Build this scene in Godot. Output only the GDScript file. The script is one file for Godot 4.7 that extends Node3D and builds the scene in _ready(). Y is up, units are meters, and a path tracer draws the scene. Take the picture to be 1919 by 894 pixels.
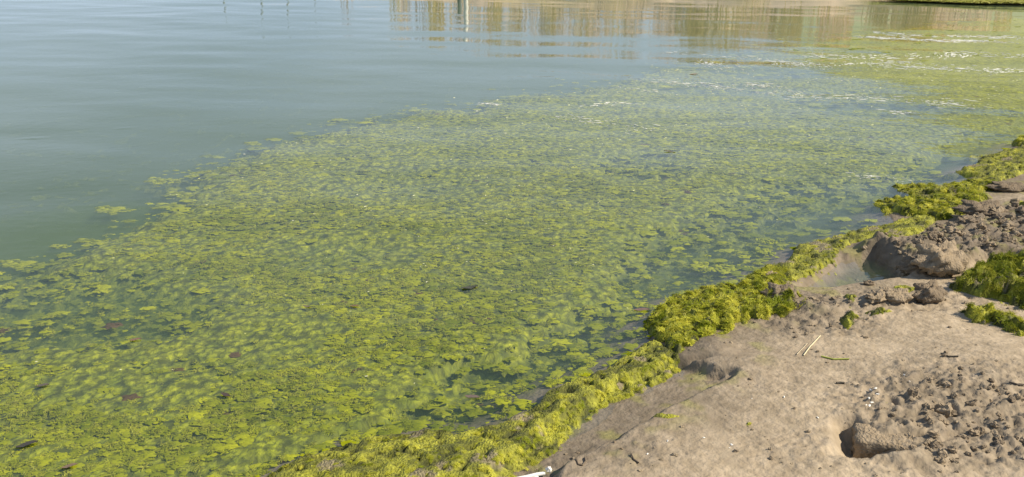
extends Node3D

# A lake shore seen from a standing eye: sand, a wrack of green algae, an algae bloom in the water, reeds on the far bank.

var rng := RandomNumberGenerator.new()
var n_soft := FastNoiseLite.new()      # broad undulation
var n_mid := FastNoiseLite.new()       # lumps of a few centimetres
var n_fine := FastNoiseLite.new()      # crumbs
var n_cell := FastNoiseLite.new()      # billowy clods
var n_swell := FastNoiseLite.new()
var used_names := {}

# ---- outlines on the ground, in metres (x right, z towards the eye) ----
var shore := PackedVector2Array([Vector2(-90, 30), Vector2(-12, 3.2), Vector2(-4, -0.1), Vector2(-1.7, -1.6), Vector2(-0.816, -2.409), Vector2(-0.732, -2.507), Vector2(-0.599, -2.578), Vector2(-0.458, -2.646), Vector2(-0.307, -2.667), Vector2(-0.191, -2.660), Vector2(-0.077, -2.695), Vector2(0.001, -2.753), Vector2(0.082, -2.828), Vector2(0.136, -2.927), Vector2(0.224, -2.997), Vector2(0.372, -3.102), Vector2(0.529, -3.290), Vector2(0.621, -3.413), Vector2(0.641, -3.606), Vector2(0.728, -3.725), Vector2(0.818, -3.871), Vector2(0.991, -3.937), Vector2(1.200, -4.076), Vector2(1.338, -4.223), Vector2(1.486, -4.340), Vector2(1.627, -4.583), Vector2(1.885, -4.727), Vector2(2.149, -4.920), Vector2(2.378, -5.000), Vector2(2.445, -5.280), Vector2(2.633, -5.515), Vector2(2.845, -5.431), Vector2(2.808, -5.666), Vector2(3.157, -5.851), Vector2(3.395, -6.018), Vector2(3.426, -6.317), Vector2(3.801, -6.645), Vector2(4.118, -6.912), Vector2(4.500, -7.361), Vector2(5.3, -7.9), Vector2(7.8, -10.5), Vector2(11.5, -14), Vector2(15, -18), Vector2(16, -21), Vector2(14.5, -22.6), Vector2(11.5, -23.2), Vector2(8.5, -25.6), Vector2(4, -27.4), Vector2(0, -28.6), Vector2(-4, -30), Vector2(-8, -34), Vector2(-11, -42), Vector2(-24, -70), Vector2(-90, -105), Vector2(-90, -300), Vector2(300, -300), Vector2(300, 60), Vector2(-90, 60)])
var wet_strip := PackedVector2Array([Vector2(-0.099, -2.225), Vector2(-0.061, -2.394), Vector2(0.047, -2.534), Vector2(0.136, -2.688), Vector2(0.233, -2.830), Vector2(0.388, -2.960), Vector2(0.543, -3.091), Vector2(0.644, -3.175), Vector2(0.665, -3.232), Vector2(0.747, -3.137), Vector2(0.819, -3.064), Vector2(0.903, -3.011), Vector2(0.804, -2.952), Vector2(0.694, -2.870), Vector2(0.575, -2.769), Vector2(0.461, -2.666), Vector2(0.354, -2.563), Vector2(0.254, -2.479), Vector2(0.159, -2.394), Vector2(0.100, -2.225)])
var mud_bank := PackedVector2Array([Vector2(1.797, -4.391), Vector2(1.904, -4.458), Vector2(2.023, -4.458), Vector2(2.056, -4.309), Vector2(2.046, -4.154), Vector2(2.028, -4.022), Vector2(2.133, -4.051), Vector2(2.250, -4.094), Vector2(2.463, -4.215), Vector2(2.808, -4.176), Vector2(3.415, -4.727), Vector2(3.646, -5.303), Vector2(3.322, -5.223), Vector2(2.979, -5.091), Vector2(2.709, -4.883), Vector2(2.460, -4.727), Vector2(2.201, -4.527), Vector2(2.021, -4.527)])
var pool := PackedVector2Array([Vector2(1.461, -3.985), Vector2(1.582, -4.105), Vector2(1.726, -4.277), Vector2(1.833, -4.413), Vector2(2.031, -4.463), Vector2(2.066, -4.348), Vector2(2.064, -4.193), Vector2(2.047, -4.090), Vector2(1.892, -4.047), Vector2(1.744, -4.019), Vector2(1.589, -3.964)])
var shore_field: PackedFloat32Array
var coarse_field: PackedFloat32Array
const SF_X := -6.0
const SF_Z := -15.0
const SF_STEP := 0.07
const SF_W := 270
const SF_H := 250

func _ready() -> void:
	rng.seed = 20240
	# ---- camera, sky, sun, exposure ----
	var cam := Camera3D.new()
	cam.name = "camera"
	cam.fov = rad_to_deg(2.0 * atan(447.0 / 1600.0))
	cam.position = Vector3(0, 1.7, 0)
	cam.rotation_degrees = Vector3(-19.6, 0, 0)
	cam.near = 0.05
	cam.far = 2000
	add_child(cam)
	var env := Environment.new()
	env.background_mode = Environment.BG_SKY
	var sky := Sky.new()
	var sm := ProceduralSkyMaterial.new()
	sm.sky_top_color = Color(0.28, 0.41, 0.57)
	sm.sky_horizon_color = Color(0.76, 0.85, 0.96)
	sm.sky_curve = 0.16
	sm.sky_energy_multiplier = 0.9
	sm.ground_bottom_color = Color(0.2, 0.2, 0.16)
	sm.ground_horizon_color = Color(0.5, 0.52, 0.5)
	sm.sun_angle_max = 8.0
	sm.sky_cover = noise_texture(1024, 0.007, 4, 77, Color(1, 1, 1, 0.0), Color(1, 1, 1, 0.24))      # thin veils of cloud
	sky.sky_material = sm
	env.sky = sky
	env.tonemap_mode = Environment.TONE_MAPPER_LINEAR
	env.tonemap_exposure = 1.4
	env.sdfgi_enabled = true
	env.ssao_enabled = true
	env.ssil_enabled = true
	var we := WorldEnvironment.new()
	we.name = "world_environment"
	env.volumetric_fog_enabled = true
	env.volumetric_fog_density = 0.0
	we.environment = env
	add_child(we)
	var sun := DirectionalLight3D.new()
	sun.name = "sun"
	sun.light_energy = 1.6
	sun.light_color = Color(1.0, 0.95, 0.86)
	sun.light_angular_distance = 0.5
	sun.shadow_enabled = true
	add_child(sun)
	sun.look_at_from_position(Vector3.ZERO, -Vector3(0.68, 0.64, 0.14))    # sun high on the right
	make_noise()
	make_fields()
	make_materials()
	# ---- setting ----
	build_ground()
	build_water()
	build_murk()
	build_far_bank()
	# ---- algae ----
	build_heaps()
	build_floating()
	# ---- loose things ----
	build_clods()
	build_litter()

# ------------------------------------------------------------------ helpers
func make_noise() -> void:
	var specs := [[n_soft, 1.1, 3, 11], [n_mid, 7.0, 3, 23], [n_fine, 38.0, 3, 37], [n_cell, 11.0, 2, 51], [n_swell, 0.55, 2, 63]]
	for s in specs:
		var n: FastNoiseLite = s[0]
		n.noise_type = FastNoiseLite.TYPE_SIMPLEX_SMOOTH
		n.frequency = s[1]
		n.fractal_octaves = s[2]
		n.seed = s[3]
	n_cell.noise_type = FastNoiseLite.TYPE_CELLULAR
	n_cell.cellular_return_type = FastNoiseLite.RETURN_DISTANCE
	n_cell.fractal_type = FastNoiseLite.FRACTAL_NONE

func numbered(called: String) -> String:
	if not used_names.has(called):
		used_names[called] = 0
		return called
	used_names[called] += 1
	return "%s_%03d" % [called, used_names[called]]

func tag(o: Node3D, label: String, category := "", group := "", kind := "") -> Node3D:
	if label: o.set_meta("label", label)
	if category: o.set_meta("category", category)
	if group: o.set_meta("group", group)
	if kind: o.set_meta("kind", kind)
	return o

func piece(called: String, m: Mesh, mat: Material, parent: Node = self) -> MeshInstance3D:
	var o := MeshInstance3D.new()
	o.name = numbered(called) if parent == self else called
	o.mesh = m
	o.material_override = mat
	parent.add_child(o, true)
	return o

func scatter(called: String, m: Mesh, mat: Material, places: Array, tints: Array, parent: Node = self) -> MultiMeshInstance3D:
	var mm := MultiMesh.new()
	mm.transform_format = MultiMesh.TRANSFORM_3D
	mm.use_colors = true
	mm.mesh = m
	mm.instance_count = places.size()
	for i in places.size():
		mm.set_instance_transform(i, places[i])
		mm.set_instance_color(i, tints[i])
	var o := MultiMeshInstance3D.new()
	o.name = numbered(called) if parent == self else called
	o.multimesh = mm
	o.material_override = mat
	o.set_meta("kind", "stuff")
	parent.add_child(o, true)
	return o

func signed_distance(poly: PackedVector2Array, p: Vector2) -> float:
	var best := 1e9
	var b := poly[poly.size() - 1]
	for a in poly:
		var ab := a - b
		var t := clampf((p - b).dot(ab) / maxf(ab.length_squared(), 1e-9), 0.0, 1.0)
		var d := (b + ab * t).distance_squared_to(p)
		if d < best: best = d
		b = a
	best = sqrt(best)
	return best if Geometry2D.is_point_in_polygon(p, poly) else -best

func make_fields() -> void:
	shore_field.resize(SF_W * SF_H)
	for j in SF_H:
		for i in SF_W:
			shore_field[j * SF_W + i] = signed_distance(shore, Vector2(SF_X + i * SF_STEP, SF_Z + j * SF_STEP))
	coarse_field.resize(120 * 120)
	for j in 120:
		for i in 120:
			coarse_field[j * 120 + i] = signed_distance(shore, Vector2(-100 + i * 2.0, -170 + j * 2.0))

func bilinear(f: PackedFloat32Array, w: int, h: int, u: float, v: float) -> float:
	u = clampf(u, 0.0, w - 1.001)
	v = clampf(v, 0.0, h - 1.001)
	var i := int(u)
	var j := int(v)
	var a := u - i
	var b := v - j
	var k := j * w + i
	return lerpf(lerpf(f[k], f[k + 1], a), lerpf(f[k + w], f[k + w + 1], a), b)

func land(x: float, z: float) -> float:       # metres inland of the water's edge, negative in the lake
	if x > SF_X and z > SF_Z and x < SF_X + SF_STEP * (SF_W - 2) and z < SF_Z + SF_STEP * (SF_H - 2):
		return bilinear(shore_field, SF_W, SF_H, (x - SF_X) / SF_STEP, (z - SF_Z) / SF_STEP)
	return bilinear(coarse_field, 120, 120, (x + 100.0) / 2.0, (z + 170.0) / 2.0)

# hollows and humps in the sand: x, z, radius along x, radius along z, height
var dents := []
func make_dents() -> void:
	for d in [
		[Vector2(1.179, -2.509), 0.075, 0.10, -0.09], [Vector2(1.196, -2.433), 0.12, 0.05, -0.07], [Vector2(1.181, -2.595), 0.05, 0.04, -0.04], [Vector2(1.547, -2.654), 0.035, 0.028, -0.035], [Vector2(1.391, -2.737), 0.03, 0.022, -0.03],
		[Vector2(0.756, -3.175), 0.09, 0.022, -0.03], [Vector2(0.837, -3.047), 0.07, 0.02, -0.025], [Vector2(0.853, -3.272), 0.11, 0.12, 0.03], [Vector2(0.928, -3.073), 0.2, 0.14, 0.02],
		[Vector2(1.984, -3.073), 0.5, 0.4, 0.03], [Vector2(1.884, -3.313), 0.35, 0.2, -0.012], [Vector2(1.191, -2.782), 0.5, 0.2, 0.012], [Vector2(1.293, -2.379), 0.14, 0.07, 0.03],
		[Vector2(1.344, -3.676), 0.10, 0.10, 0.035], [Vector2(1.427, -3.586), 0.08, 0.08, 0.03], [Vector2(1.608, -3.676), 0.12, 0.07, 0.02], [Vector2(1.733, -3.676), 0.12, 0.05, 0.02], [Vector2(1.893, -3.586), 0.12, 0.03, -0.02],
		[Vector2(2.089, -4.205), 0.10, 0.14, -0.03], [Vector2(1.982, -4.151), 0.10, 0.10, -0.03], [Vector2(2.045, -4.517), 0.10, 0.08, 0.05],
	]:
		dents.append(d)

# ground churned into crumbs: x, z, radius x, radius z, strength
var churned := []
func make_churned() -> void:
	for d in [
		[Vector2(1.576, -2.636), 0.34, 0.28, 1.0], [Vector2(1.320, -2.439), 0.22, 0.16, 0.6], [Vector2(1.635, -2.881), 0.22, 0.14, 0.55], [Vector2(1.767, -2.745), 0.24, 0.22, 0.6], [Vector2(1.068, -2.433), 0.24, 0.1, 0.35], [Vector2(0.992, -3.073), 0.3, 0.2, 0.15],
		[Vector2(1.377, -3.586), 0.28, 0.22, 0.8], [Vector2(1.816, -3.694), 0.3, 0.14, 0.5], [Vector2(0.252, -2.464), 0.3, 0.1, 0.35], [Vector2(1.207, -3.770), 0.2, 0.2, 0.5],
	]:
		churned.append(d)

func churn(x: float, z: float) -> float:
	var c := 0.0
	for d in churned:
		var q := pow((x - d[0].x) / d[1], 2.0) + pow((z - d[0].y) / d[2], 2.0)
		if q < 2.4: c = maxf(c, d[3] * (1.0 - smoothstep(0.5, 2.4, q)))
	return c

func in_box(poly: PackedVector2Array, x: float, z: float, m: float) -> bool:
	var lo := poly[0]
	var hi := poly[0]
	for p in poly:
		lo = lo.min(p)
		hi = hi.max(p)
	return x > lo.x - m and x < hi.x + m and z > lo.y - m and z < hi.y + m

var wet_box: Rect2
var mud_box: Rect2
var pool_box: Rect2
func box_of(poly: PackedVector2Array) -> Rect2:
	var r := Rect2(poly[0], Vector2.ZERO)
	for p in poly: r = r.expand(p)
	return r.grow(0.15)

# x: height of the ground, y: wetness 0..1, z: how churned
func ground_at(x: float, z: float) -> Vector3:
	var d := land(x, z)
	var p := Vector2(x, z)
	var h: float
	if d > 0.0:
		h = 0.004 + 0.07 * (1.0 - exp(-d * 2.2)) + 0.022 * minf(d, 12.0)
	else:
		h = maxf(-0.16 * (1.0 - exp(d * 2.0)) + 0.11 * d, -1.6)
	var wet := 1.0 - smoothstep(0.15, 0.8, d)
	var rough := 0.0
	if d > -0.3 and d < 6.0:
		h += 0.014 * n_soft.get_noise_2d(x, z) + 0.0028 * n_mid.get_noise_2d(x, z)
		rough = churn(x, z)
		if wet_box.has_point(p):
			var s := signed_distance(wet_strip, p + Vector2(n_mid.get_noise_2d(z, x), n_mid.get_noise_2d(x + 9.0, z)) * 0.02)
			var inside := smoothstep(-0.02, 0.025, s)
			h -= 0.042 * inside
			wet = maxf(wet, inside)
		if pool_box.has_point(p):
			var s := signed_distance(pool, p)
			var inside := smoothstep(-0.05, 0.05, s)
			h = lerpf(h, -0.035 - 0.05 * clampf(s * 5.0, 0.0, 1.0), inside)
			wet = maxf(wet, inside)
		if mud_box.has_point(p):
			var s := signed_distance(mud_bank, p + Vector2(n_mid.get_noise_2d(z, x), n_mid.get_noise_2d(x + 9.0, z)) * 0.05)
			var inside := smoothstep(-0.025, 0.05, s)
			h += inside * (0.05 + 0.02 * n_soft.get_noise_2d(x * 3.0, z * 3.0))
			rough = maxf(rough, inside * 1.2)
			wet = maxf(wet, inside * 0.55)
		for e in dents:
			var q := pow((x - e[0].x) / e[1], 2.0) + pow((z - e[0].y) / e[2], 2.0)
			if q < 4.0: h += e[3] * exp(-q * 1.6 * (0.6 + 0.4 * q))
		var c := n_cell.get_noise_2d(x * 1.5, z * 1.5)
		h += rough * (0.016 * n_mid.get_noise_2d(x * 2.2, z * 2.2) + 0.010 * n_fine.get_noise_2d(x, z) - 0.02 * (c + 0.45))
		h += 0.0011 * n_fine.get_noise_2d(x, z) * (1.0 - 0.7 * wet)
	if z < -20.0 and d > 0.0 and x < 14.0:
		h += smoothstep(0.0, 2.6, d) * lerpf(0.75, 0.32, smoothstep(6.0, 13.0, x)) * lerpf(0.4, 1.0, smoothstep(-5.0, 0.5, x)) * (1.0 + 0.3 * n_soft.get_noise_2d(x * 0.5, z * 0.5))
	if z < -24.0: h += 20.0 * exp(-pow((x - 62.0) / 38.0, 2.0) - pow((z + 78.0) / 34.0, 2.0)) * smoothstep(2.0, 16.0, d) * (1.0 + 0.15 * n_soft.get_noise_2d(x * 0.1, z * 0.1))
	return Vector3(h, wet, rough)

func coords(stops: Array) -> PackedFloat32Array:   # [from, to, step] runs, joined
	var out := PackedFloat32Array()
	for s in stops:
		var n := maxi(1, int(round((s[1] - s[0]) / s[2])))
		for k in n: out.append(lerpf(s[0], s[1], k / float(n)))
	out.append(stops[-1][1])
	return out

func grid_mesh(xs: PackedFloat32Array, zs: PackedFloat32Array, hs: PackedFloat32Array, cols: PackedColorArray) -> ArrayMesh:
	var w := xs.size()
	var h := zs.size()
	var v := PackedVector3Array()
	var nn := PackedVector3Array()
	v.resize(w * h)
	nn.resize(w * h)
	for j in h:
		var j0 := maxi(j - 1, 0)
		var j1 := mini(j + 1, h - 1)
		for i in w:
			var i0 := maxi(i - 1, 0)
			var i1 := mini(i + 1, w - 1)
			var k := j * w + i
			v[k] = Vector3(xs[i], hs[k], zs[j])
			nn[k] = Vector3(-(hs[j * w + i1] - hs[j * w + i0]) / (xs[i1] - xs[i0]), 1.0, -(hs[j1 * w + i] - hs[j0 * w + i]) / (zs[j1] - zs[j0])).normalized()
	var idx := PackedInt32Array()
	idx.resize((w - 1) * (h - 1) * 6)
	var q := 0
	for j in h - 1:
		for i in w - 1:
			var k := j * w + i
			idx[q] = k; idx[q + 1] = k + 1; idx[q + 2] = k + w
			idx[q + 3] = k + 1; idx[q + 4] = k + w + 1; idx[q + 5] = k + w
			q += 6
	var a := []
	a.resize(Mesh.ARRAY_MAX)
	a[Mesh.ARRAY_VERTEX] = v
	a[Mesh.ARRAY_NORMAL] = nn
	if cols.size(): a[Mesh.ARRAY_COLOR] = cols
	a[Mesh.ARRAY_INDEX] = idx
	var m := ArrayMesh.new()
	m.add_surface_from_arrays(Mesh.PRIMITIVE_TRIANGLES, a)
	return m

# ------------------------------------------------------------------ materials
var sand_mat: StandardMaterial3D
var mud_mat: StandardMaterial3D
var water_mat: StandardMaterial3D
var algae_mat: StandardMaterial3D
var strand_mat: StandardMaterial3D
var heap_mat: StandardMaterial3D
var bloom_mat: StandardMaterial3D
var plain_mat: StandardMaterial3D
var foam_mat: StandardMaterial3D
var reed_mat: StandardMaterial3D

func noise_texture(size: int, freq: float, octaves: int, seed_: int, lo: Color, hi: Color, kind := FastNoiseLite.TYPE_SIMPLEX_SMOOTH) -> NoiseTexture2D:
	var n := FastNoiseLite.new()
	n.noise_type = kind
	n.frequency = freq
	n.fractal_octaves = octaves
	n.seed = seed_
	var t := NoiseTexture2D.new()
	t.width = size
	t.height = size
	t.seamless = true
	t.noise = n
	var g := Gradient.new()
	g.set_color(0, lo)
	g.set_color(1, hi)
	t.color_ramp = g
	return t

func tri(m: StandardMaterial3D, scale: Vector3) -> void:
	m.uv1_triplanar = true
	m.uv1_world_triplanar = true
	m.uv1_scale = scale
	m.uv1_triplanar_sharpness = 4.0

func make_materials() -> void:
	sand_mat = StandardMaterial3D.new()
	sand_mat.vertex_color_use_as_albedo = true
	sand_mat.albedo_texture = noise_texture(1024, 0.02, 6, 5, Color(0.80, 0.79, 0.77), Color(1, 1, 1))
	sand_mat.heightmap_enabled = true
	sand_mat.heightmap_texture = noise_texture(1024, 0.045, 6, 6, Color.BLACK, Color.WHITE)
	sand_mat.heightmap_scale = 0.4
	sand_mat.roughness = 0.9
	sand_mat.metallic_specular = 0.3
	tri(sand_mat, Vector3.ONE / 1.3)
	mud_mat = sand_mat.duplicate()
	mud_mat.heightmap_scale = 0.5
	tri(mud_mat, Vector3.ONE / 0.6)
	water_mat = StandardMaterial3D.new()
	water_mat.transparency = BaseMaterial3D.TRANSPARENCY_ALPHA
	water_mat.albedo_color = Color(0.32, 0.45, 0.30, 0.04)
	water_mat.roughness = 0.012
	water_mat.metallic_specular = 0.46
	water_mat.heightmap_enabled = true
	water_mat.heightmap_texture = noise_texture(1024, 0.012, 3, 16, Color.BLACK, Color.WHITE)
	water_mat.heightmap_scale = 0.08
	tri(water_mat, Vector3(1.0 / 2.2, 1.0, 1.0 / 1.3))
	algae_mat = StandardMaterial3D.new()
	algae_mat.vertex_color_use_as_albedo = true
	algae_mat.roughness = 0.75
	algae_mat.metallic_specular = 0.25
	algae_mat.backlight_enabled = true
	algae_mat.backlight = Color(0.8, 0.8, 0.8)
	strand_mat = algae_mat.duplicate()
	strand_mat.roughness = 0.4
	strand_mat.backlight = Color(0.8, 0.8, 0.8)
	heap_mat = StandardMaterial3D.new()
	heap_mat.vertex_color_use_as_albedo = true
	heap_mat.albedo_texture = noise_texture(512, 0.05, 5, 41, Color(0.6, 0.6, 0.55), Color(1, 1, 1))
	heap_mat.heightmap_enabled = true
	heap_mat.heightmap_texture = noise_texture(512, 0.06, 5, 42, Color.BLACK, Color.WHITE)
	heap_mat.heightmap_scale = 0.6
	heap_mat.roughness = 0.8
	tri(heap_mat, Vector3.ONE / 0.35)
	var lumps := noise_texture(1024, 0.032, 3, 91, Color(1, 1, 0.9), Color(0.40, 0.50, 0.45), FastNoiseLite.TYPE_CELLULAR)
	var ln: FastNoiseLite = lumps.noise
	var lr: Gradient = lumps.color_ramp
	lr.set_color(0, Color(1, 1, 0.85))
	lr.set_color(1, Color(0.50, 0.52, 0.24))
	lr.set_offset(0, 0.18)
	lr.set_offset(1, 0.72)
	ln.cellular_return_type = FastNoiseLite.RETURN_DISTANCE
	ln.fractal_gain = 0.55
	ln.domain_warp_enabled = true
	ln.domain_warp_amplitude = 22.0
	ln.domain_warp_frequency = 0.02
	bloom_mat = heap_mat.duplicate()
	bloom_mat.albedo_texture = lumps
	bloom_mat.heightmap_texture = lumps
	bloom_mat.heightmap_scale = 1.2
	tri(bloom_mat, Vector3.ONE / 1.5)
	plain_mat = StandardMaterial3D.new()
	plain_mat.vertex_color_use_as_albedo = true
	plain_mat.roughness = 0.7
	foam_mat = StandardMaterial3D.new()
	foam_mat.vertex_color_use_as_albedo = true
	foam_mat.roughness = 0.5
	reed_mat = StandardMaterial3D.new()
	reed_mat.vertex_color_use_as_albedo = true
	reed_mat.roughness = 0.8
	reed_mat.backlight_enabled = true
	reed_mat.backlight = Color(0.9, 0.9, 0.9)

# ------------------------------------------------------------------ setting
func build_ground() -> void:
	make_dents()
	make_churned()
	wet_box = box_of(wet_strip)
	mud_box = box_of(mud_bank)
	pool_box = box_of(pool)
	var xs := coords([[-400, -100, 30], [-100, -20, 4], [-20, -4, 0.4], [-4, -0.9, 0.15], [-0.9, 2.6, 0.0095], [2.6, 5.6, 0.02], [5.6, 8, 0.15], [8, 20, 0.4], [20, 120, 4], [120, 400, 28]])
	var zs := coords([[-400, -120, 28], [-120, -40, 4], [-40, -22, 0.5], [-22, -16, 1.0], [-16, -8.6, 0.2], [-8.6, -4.8, 0.022], [-4.8, -2.1, 0.0105], [-2.1, 1, 0.15], [1, 12, 1.0], [12, 60, 6]])
	var hs := PackedFloat32Array()
	var cols := PackedColorArray()
	hs.resize(xs.size() * zs.size())
	cols.resize(hs.size())
	var dry := Color(0.435, 0.355, 0.255)
	var damp := Color(0.205, 0.17, 0.13)
	var k := 0
	for z in zs:
		for x in xs:
			var g := ground_at(x, z)
			var d0 := land(x, z) if z < -20.0 else 0.0
			hs[k] = g.x
			var c := dry.lerp(damp, clampf(g.y * 0.8 + g.z * 0.5, 0.0, 1.0))
			var t := 1.0 + 0.22 * n_soft.get_noise_2d(x * 2.0 + 40.0, z * 2.0) + 0.14 * n_mid.get_noise_2d(x + 30.0, z)
			c = Color(c.r * t, c.g * t, c.b * t)
			var g2 := smoothstep(0.12, 0.45, n_mid.get_noise_2d(x * 0.7, z * 0.7 + 50.0)) * smoothstep(0.2, 0.7, g.y) * 0.55
			c = c.lerp(Color(0.30, 0.29, 0.09), g2)              # a film of algae left on the damp sand
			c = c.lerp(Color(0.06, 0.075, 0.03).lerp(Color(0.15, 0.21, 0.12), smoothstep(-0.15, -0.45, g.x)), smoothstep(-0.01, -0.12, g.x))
			if z < -20.0: c = c.lerp(Color(0.86, 0.69, 0.56).lerp(Color(0.66, 0.54, 0.32), clampf(0.35 + 1.1 * n_soft.get_noise_2d(x * 0.7, z * 0.2), 0.0, 1.0)).lerp(Color(0.52, 0.55, 0.32), smoothstep(3.0, 12.0, d0)), smoothstep(-0.05, 0.06, g.x))
			cols[k] = c
			k += 1
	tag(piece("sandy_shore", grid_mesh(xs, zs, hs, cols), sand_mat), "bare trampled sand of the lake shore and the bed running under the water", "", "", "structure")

func wave(x: float, z: float) -> float:
	var calm := 1.0 - 0.85 * smoothstep(-0.5, 0.2, land(x, z))
	return calm * (0.013 * n_swell.get_noise_2d(x * 0.35 + z * 0.12 + 50.0, z * 0.7 - x * 0.22) + 0.005 * n_swell.get_noise_2d(x * 0.8 + z * 0.15, z * 1.5 - x * 0.3) + 0.0009 * n_soft.get_noise_2d(x * 1.2, z * 2.4))

func build_water() -> void:
	var xs := coords([[-400, -60, 20], [-60, -16, 1.0], [-16, -4, 0.12], [-4, 6, 0.05], [6, 16, 0.12], [16, 60, 1.0]])
	var zs := coords([[-400, -60, 20], [-60, -26, 0.4], [-26, -12, 0.1], [-12, -1.5, 0.045], [-1.5, 4, 0.4]])
	var hs := PackedFloat32Array()
	hs.resize(xs.size() * zs.size())
	var k := 0
	for z in zs:
		for x in xs:
			hs[k] = wave(x, z)
			k += 1
	tag(piece("lake_water", grid_mesh(xs, zs, hs, PackedColorArray()), water_mat), "calm murky lake water reflecting the pale sky", "", "", "structure")

func build_murk() -> void:      # the turbid water itself: green light scattered between the surface and the bed
	var fog := FogVolume.new()
	fog.name = "water_murk"
	fog.shape = RenderingServer.FOG_VOLUME_SHAPE_BOX
	fog.size = Vector3(64, 1.7, 60)
	fog.position = Vector3(-4, -0.862, -31.0)
	var m := FogMaterial.new()
	m.albedo = Color(0.60, 0.70, 0.55)
	m.density = 1.5
	fog.material = m
	tag(fog, "green turbid body of the lake water", "", "", "structure")
	add_child(fog)
	var bloom_water := FogVolume.new()                # greener where the algae are thick
	bloom_water.name = "green_water"
	bloom_water.shape = RenderingServer.FOG_VOLUME_SHAPE_ELLIPSOID
	bloom_water.size = Vector3(8.0, 0.9, 5.6)
	bloom_water.position = Vector3(-1.2, -0.47, -4.3)
	var gm := FogMaterial.new()
	gm.albedo = Color(0.55, 0.66, 0.16)
	gm.density = 2.6
	bloom_water.material = gm
	tag(bloom_water, "greener water under the thick near part of the bloom", "", "", "structure")
	add_child(bloom_water)

func ribbon(st: SurfaceTool, pts: PackedVector3Array, width: float, side: Vector3, taper := 0.7) -> void:
	var n := pts.size()
	for i in n - 1:
		var w0 := width * (1.0 - taper * i / float(n - 1)) * 0.5
		var w1 := width * (1.0 - taper * (i + 1) / float(n - 1)) * 0.5
		var a := pts[i] - side * w0
		var b := pts[i] + side * w0
		var c := pts[i + 1] - side * w1
		var d := pts[i + 1] + side * w1
		for p in [a, b, c, b, d, c]: st.add_vertex(p)

func reed_clump(stems: int, seed_: int) -> ArrayMesh:
	var r := RandomNumberGenerator.new()
	r.seed = seed_
	var st := SurfaceTool.new()
	st.begin(Mesh.PRIMITIVE_TRIANGLES)
	for s in stems:
		var at := Vector3(r.randf_range(-0.22, 0.22), 0, r.randf_range(-0.22, 0.22))
		var h := r.randf_range(0.7, 1.0)
		var lean := Vector3(r.randf_range(-0.14, 0.14), 0, r.randf_range(-0.14, 0.14))
		var pts := PackedVector3Array()
		for k in 4:
			var t := k / 3.0
			pts.append(at + Vector3(0, h * t, 0) + lean * t * t)
		var a := r.randf() * TAU
		var shade := r.randf_range(0.7, 1.15)
		st.set_color(Color(shade, shade, shade))
		ribbon(st, pts, 0.022, Vector3(cos(a), 0, sin(a)), 0.5)
		for l in 2:
			var t0 := r.randf_range(0.35, 0.8)
			var b := r.randf() * TAU
			var root := at + Vector3(0, h * t0, 0) + lean * t0 * t0
			var out := Vector3(cos(b), 0, sin(b))
			ribbon(st, PackedVector3Array([root, root + out * 0.08 + Vector3(0, 0.12, 0), root + out * 0.2 + Vector3(0, 0.13, 0)]), 0.03, Vector3(-sin(b), 0, cos(b)), 0.9)
		st.set_color(Color(0.95, 0.85, 0.8))
		var top := at + Vector3(0, h, 0) + lean
		ribbon(st, PackedVector3Array([top, top + Vector3(0.02, 0.07, 0.01), top + Vector3(0.05, 0.13, 0.02)]), 0.05, Vector3(sin(a), 0, cos(a)), 0.8)
	st.generate_normals()
	return st.commit()

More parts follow.
